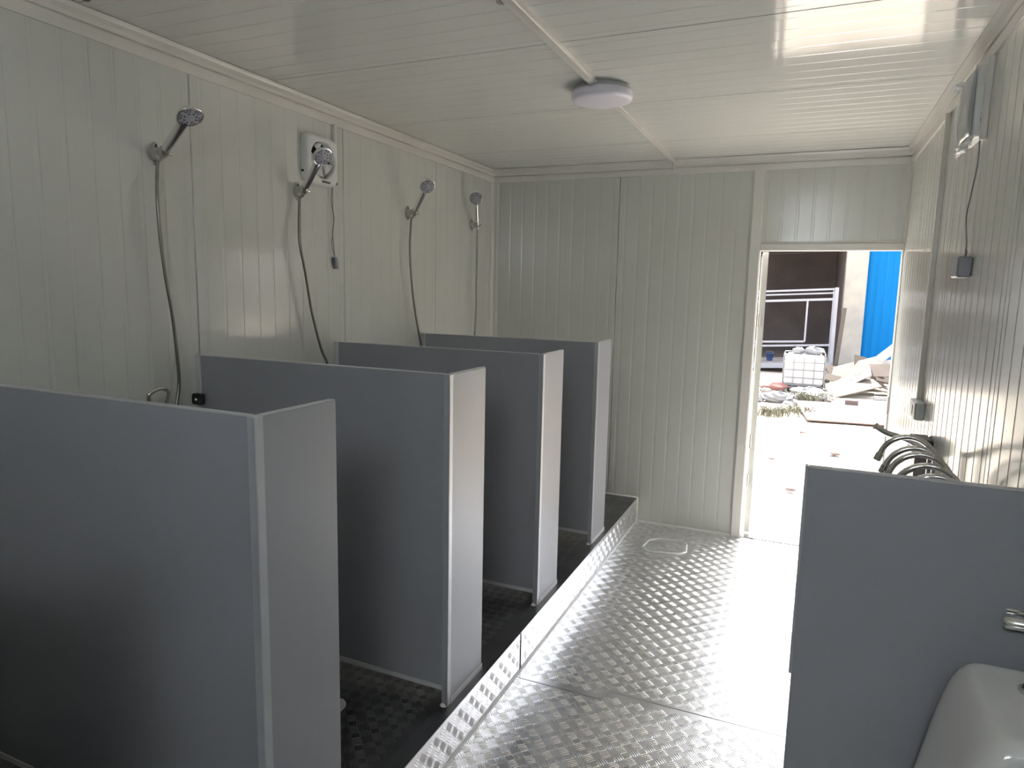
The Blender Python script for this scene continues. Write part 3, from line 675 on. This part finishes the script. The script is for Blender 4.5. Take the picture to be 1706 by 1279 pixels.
MB().add([(-1.6, YF, zz(-1.6, -0.08)), (2.84, YF, zz(2.84, -0.08)), (2.84, YF+1.6, zz(2.84, -0.08)), (-1.6, YF+1.6, zz(-1.6, -0.08)),
          (-1.6, YF, zz(-1.6, -0.06)), (2.84, YF, zz(2.84, -0.06)), (2.84, YF+1.6, zz(2.84, -0.06)), (-1.6, YF+1.6, zz(-1.6, -0.06))],
         [(3, 2, 1, 0), (4, 5, 6, 7), (0, 1, 5, 4), (1, 2, 6, 5), (2, 3, 7, 6), (3, 0, 4, 7)]).build('floor_board', 'bay_floor', fr)
fb('post', (2.86, YF+1.6, GZ), (2.86, YF+1.6, 1.90), 0.09)
fb('post', (-1.6, YF+1.6, GZ), (-1.6, YF+1.6, zz(-1.6, 1.90)), 0.09)
fb('top_beam', (2.86, YF, 1.86), (2.86, YF+1.6, 1.86), 0.05)
bk = thing('bucket', 'small dark blue bucket on the steel frame floor', 'bucket', (1.32, 20.1, -0.14))
MB().lathe([(0.075, 0.0), (0.10, 0.20), (0.105, 0.20), (0.105, 0.215), (0.092, 0.215), (0.07, 0.02), (0.0, 0.02)], 20, (1.32, 20.1, -0.145)).build('body', 'bucket_blue', bk)
MB().tube([(1.32+0.1*math.cos(a), 20.1, 0.06+0.07*math.sin(a)) for a in [PI*k/8 for k in range(9)]], 0.005, 6).build('handle', 'galvanised', bk)
tag(MB().bar((2.99, 20.3, GZ), (3.13, 20.9, 1.35), 0.10, 0.02).build('leaning_board', 'plywood'), 'narrow wooden board leaning against the cream pillar', 'board')

# IBC tank
ib = thing('liquid_tank', 'white plastic liquid tank in a wire cage', 'tank', (2.23, 16.1, GZ))
X0, X1, Y0, Y1, Z0, Z1 = 1.815, 2.635, 15.7, 16.55, GZ+0.12, 0.42
MB().box(X0+0.02, X1-0.02, Y0+0.02, Y1-0.02, Z0+0.02, Z1-0.02, 0.06).build('bottle', 'tank_plastic', ib)
MB().lathe([(0.10, 0.0), (0.10, 0.04), (0.0, 0.045)], 20, ((X0+X1)/2, (Y0+Y1)/2, Z1-0.02)).build('cap', 'tank_plastic', ib)
pal = MB().box(X0, X1, Y0, Y1, Z0-0.03, Z0, 0.004).build('pallet', 'galvanised', ib)
for xx in (X0+0.06, (X0+X1)/2, X1-0.06):
    MB().box(xx-0.05, xx+0.05, Y0, Y1, GZ, Z0-0.03, 0.004).build('block', 'galvanised', pal)
for k in range(5):
    z = Z0+0.03+(Z1-Z0-0.03)*k/4
    MB().tube([(X0, Y0, z), (X1, Y0, z), (X1, Y1, z), (X0, Y1, z), (X0, Y0, z)], 0.009, 6).build('cage_hoop', 'galvanised', ib)
for k in range(5):
    x = X0+(X1-X0)*k/4
    for yy in (Y0, Y1): MB().tube([(x, yy, Z0), (x, yy, Z1)], 0.009, 6).build('cage_bar', 'galvanised', ib)
for k in (1, 2, 3):
    for xx in (X0, X1): MB().tube([(xx, Y0+(Y1-Y0)*k/4, Z0), (xx, Y0+(Y1-Y0)*k/4, Z1)], 0.009, 6).build('cage_bar', 'galvanised', ib)

def lump(name, c, r_, m, seed, sq_=(1, 1, 0.6), n=(9, 6), jag=0.35):
    rd = random.Random(seed); vs = []; fs = []; nu, nv = n
    for j in range(nv+1):
        ph_ = PI*j/nv
        for i in range(nu):
            a = 2*PI*i/nu; q = r_*(1-jag*rd.random())
            vs.append((c[0]+q*sq_[0]*math.sin(ph_)*math.cos(a), c[1]+q*sq_[1]*math.sin(ph_)*math.sin(a), c[2]+q*sq_[2]*math.cos(ph_)))
    for j in range(nv):
        for i in range(nu): fs.append((j*nu+i, j*nu+(i+1) % nu, (j+1)*nu+(i+1) % nu, (j+1)*nu+i))
    return MB().add(vs, fs, False).build(name, m, None, c)
tag(lump('plastic_bag', (2.10, 16.1, 0.47), 0.17, 'bag_white', 11, (1, 1, 0.55)), 'crumpled clear plastic bag at the left on the liquid tank', 'bag', 'plastic bags on the tank')
tag(lump('plastic_bag', (2.41, 16.05, 0.48), 0.22, 'bag_white', 12, (1, 0.8, 0.55)), 'bigger white plastic bag at the right on the liquid tank', 'bag', 'plastic bags on the tank')

# boards in the scrap heap: centre, size x, size y, rotations, material, label
def sheet(c, sx, sy, rot, m, label, th=0.02, name='scrap_board'):
    o = MB().box(-sx/2, sx/2, -sy/2, sy/2, -th/2, th/2, 0.003).build(name, m)
    o.location = c; o.rotation_euler = rot
    return tag(o, label, 'board', 'boards of the scrap heap')
sheet((3.05, 13.1, GZ+0.05), 1.65, 1.9, (0.02, 0.0, 0.12), 'plywood_pink', 'wide pinkish board lying flat in front of the scrap heap')
sheet((3.16, 15.9, GZ+0.20), 0.95, 0.8, (0.22, -0.30, 0.25), 'plywood', 'pale plywood sheet sloping up from the liquid tank')
sheet((3.30, 16.9, GZ+0.45), 1.1, 0.7, (0.55, -0.35, -0.35), 'plywood', 'tilted plywood sheet in the middle of the scrap heap')
sheet((3.62, 17.2, GZ+0.38), 0.8, 0.7, (1.0, 0.25, 0.4), 'cardboard', 'brown board standing on edge in the scrap heap')
sheet((3.98, 17.5, GZ+0.50), 0.9, 0.4, (0.5, -0.32, 0.1), 'plywood', 'long board on top of the scrap heap before the blue wall')
sheet((4.15, 17.0, GZ+0.40), 0.9, 0.6, (0.8, 0.1, -0.5), 'cardboard', 'dark board at the right end of the scrap heap')
sheet((3.75, 16.4, GZ+0.16), 1.0, 0.5, (0.25, 0.15, 0.2), 'plywood', 'low board at the foot of the scrap heap')
sheet((4.05, 17.9, GZ+0.85), 0.7, 0.3, (0.3, -0.7, 0.4), 'bag_white', 'short white board sticking up at the heap top')
sheet((2.9, 17.6, GZ+0.25), 0.5, 0.5, (0.9, 0.2, 0.9), 'cardboard', 'small dark board beside the steel frame post')
rs = random.Random(21)
for i, lab in enumerate(['short board wedged under the long top board', 'splintered board leaning left in the scrap heap', 'small square board low in the scrap heap', 'narrow lath lying across the scrap heap', 'dark scrap panel half buried in the scrap heap', 'small tilted panel at the heap foot beside the flat board', 'thin lath sticking out above the scrap heap', 'broken panel corner near the pillar foot']):
    x = 3.0+0.16*i+rs.uniform(-.1, .1); y = 16.1+rs.uniform(0, 1.0)
    sheet((x, y, GZ+0.16+0.055*i+rs.uniform(0, 0.1)), rs.uniform(0.3, 0.75), rs.uniform(0.12, 0.4), (rs.uniform(0.2, 1.0), rs.uniform(-0.6, 0.4), rs.uniform(-0.9, 0.9)), ['plywood', 'cardboard', 'rubble', 'plywood_pink'][i % 4], lab)
for i, (x, y, z, r_, m, lab) in enumerate([(3.4, 17.3, GZ+0.10, 0.55, 'rubble', 'large grey rubble mound under the scrap boards'), (4.2, 17.7, GZ+0.12, 0.6, 'cardboard', 'brown debris mound at the foot of the blue wall'), (3.05, 18.0, GZ+0.12, 0.4, 'rubble', 'dark grey debris mound below the cream pillar')]):
    tag(lump('debris_mound', (x, y, z), r_, m, 40+i, (1.2, 0.8, 0.7), (14, 9), 0.3), lab, 'debris')
rd = random.Random(5)
for i in range(34):
    x = rd.uniform(1.35, 2.75); y = rd.uniform(13.0, 16.2); r_ = rd.uniform(0.05, 0.15)
    if x > 2.3 and y < 14.5: x -= 0.6
    o = lump('rubble_piece', (x, y, GZ+r_*0.3), r_, 'rubble' if i % 3 else 'bag_white', 100+i, (1.2, 0.9, 0.55), (7, 5))
    if i % 3: tag(o, 'grey broken rubble piece on the ground left of the boards', 'rubble', 'grey rubble pieces in the yard')
    else: tag(o, 'white crumpled scrap among the grey rubble pieces', 'scrap', 'white scraps in the rubble')
tag(lump('rag', (1.70, 15.6, GZ+0.12), 0.22, 'rag_pink', 61, (1.4, 0.6, 0.5)), 'pink rag in the rubble left of the liquid tank', 'rag')
tag(lump('foil_sheet', (2.35, 14.7, GZ+0.10), 0.40, 'bag_white', 62, (1.1, 0.7, 0.45), (16, 9), 0.4), 'crumpled white plastic sheet in front of the liquid tank', 'sheet')
tag(lump('foil_sheet', (1.82, 14.1, GZ+0.08), 0.35, 'bag_white', 63, (1.1, 0.6, 0.4), (16, 9), 0.4), 'crumpled white plastic sheet in the rubble by the doorway', 'sheet')
tag(MB().box(2.98, 3.20, 13.9, 14.05, GZ+0.06, GZ+0.16, 0.004).build('brick', 'brick'), 'single brick on the pinkish board', 'brick')
tag(MB().tube([(3.55, 15.2, GZ+0.06), (4.3, 15.3, GZ+0.07)], 0.045, 12).build('scrap_pipe', 'galvanised'), 'short grey pipe at the right edge of the doorway', 'pipe')
for i, (x, y, r_) in enumerate([(2.69, 9.7, 0.07), (2.2, 7.6, 0.05), (2.28, 11.0, 0.04), (1.95, 9.0, 0.05)]):
    tag(lump('stone', (x, y, GZ+0.02), r_, 'brick', 80+i, (1.4, 1, 0.5), (7, 5)), ['dark stone in the middle of the bright ground', 'small stone just outside the threshold', 'tiny stone beyond the middle stone', 'small stone near the open door leaf'][i], 'stone')
def weed(x, y, h, n, seed, label):
    rw = random.Random(seed); m = MB()
    for k in range(n):
        a = rw.uniform(0, 2*PI); l = h*rw.uniform(0.5, 1.0); s_ = rw.uniform(0.2, 0.9); bx_, by_ = x+rw.gauss(0, 0.16), y+rw.gauss(0, 0.10)
        p = Vector((bx_, by_, GZ)); q = p+Vector((math.cos(a)*s_*l*0.4, math.sin(a)*s_*l*0.4, l*0.6)); t_ = p+Vector((math.cos(a)*s_*l, math.sin(a)*s_*l, l*0.8))
        w = Vector((-math.sin(a), math.cos(a), 0))*0.008
        m.add([p-w, p+w, q+w, q-w, t_], [(0, 1, 2, 3), (3, 2, 4)])
    o = m.build('weed_tuft', 'dry_grass', None, (x, y, GZ)); o['kind'] = 'stuff'
    return tag(o, label, 'weeds')
weed(2.30, 14.3, 0.30, 160, 1, 'dry green weeds in front of the white plastic sheet')
weed(1.80, 12.4, 0.26, 160, 2, 'dry green weeds on the ground left of the pinkish board')
weed(2.15, 12.9, 0.20, 110, 3, 'low dry weeds touching the corner of the pinkish board')

# pen marks on the ceiling by the trunking and near the left cornice
pm = MB()
for (p, q) in (((-.016, .010), (.016, .012)), ((-.018, -.002), (.018, .001)), ((-.014, -.013), (.014, -.012)), ((-.003, .018), (.002, -.020)), ((.010, .016), (.008, -.016))):
    pm.bar((1.301+p[0], 2.052+p[1], ZC-0.0006), (1.301+q[0], 2.052+q[1], ZC-0.0006), 0.0022, 0.0006)
pm.build('pen_mark', 'dark_grey', ce_)
pm = MB()
for (p, q) in (((-.03, .004), (.03, -.002)), ((-.012, .012), (.006, -.012)), ((.012, .010), (.02, -.008))):
    pm.bar((0.060+p[0]*0.6, 1.562+p[1]*1.5, ZC-0.0006), (0.060+q[0]*0.6, 1.562+q[1]*1.5, ZC-0.0006), 0.0022, 0.0006)
pm.build('pen_mark', 'dark_grey', ce_)
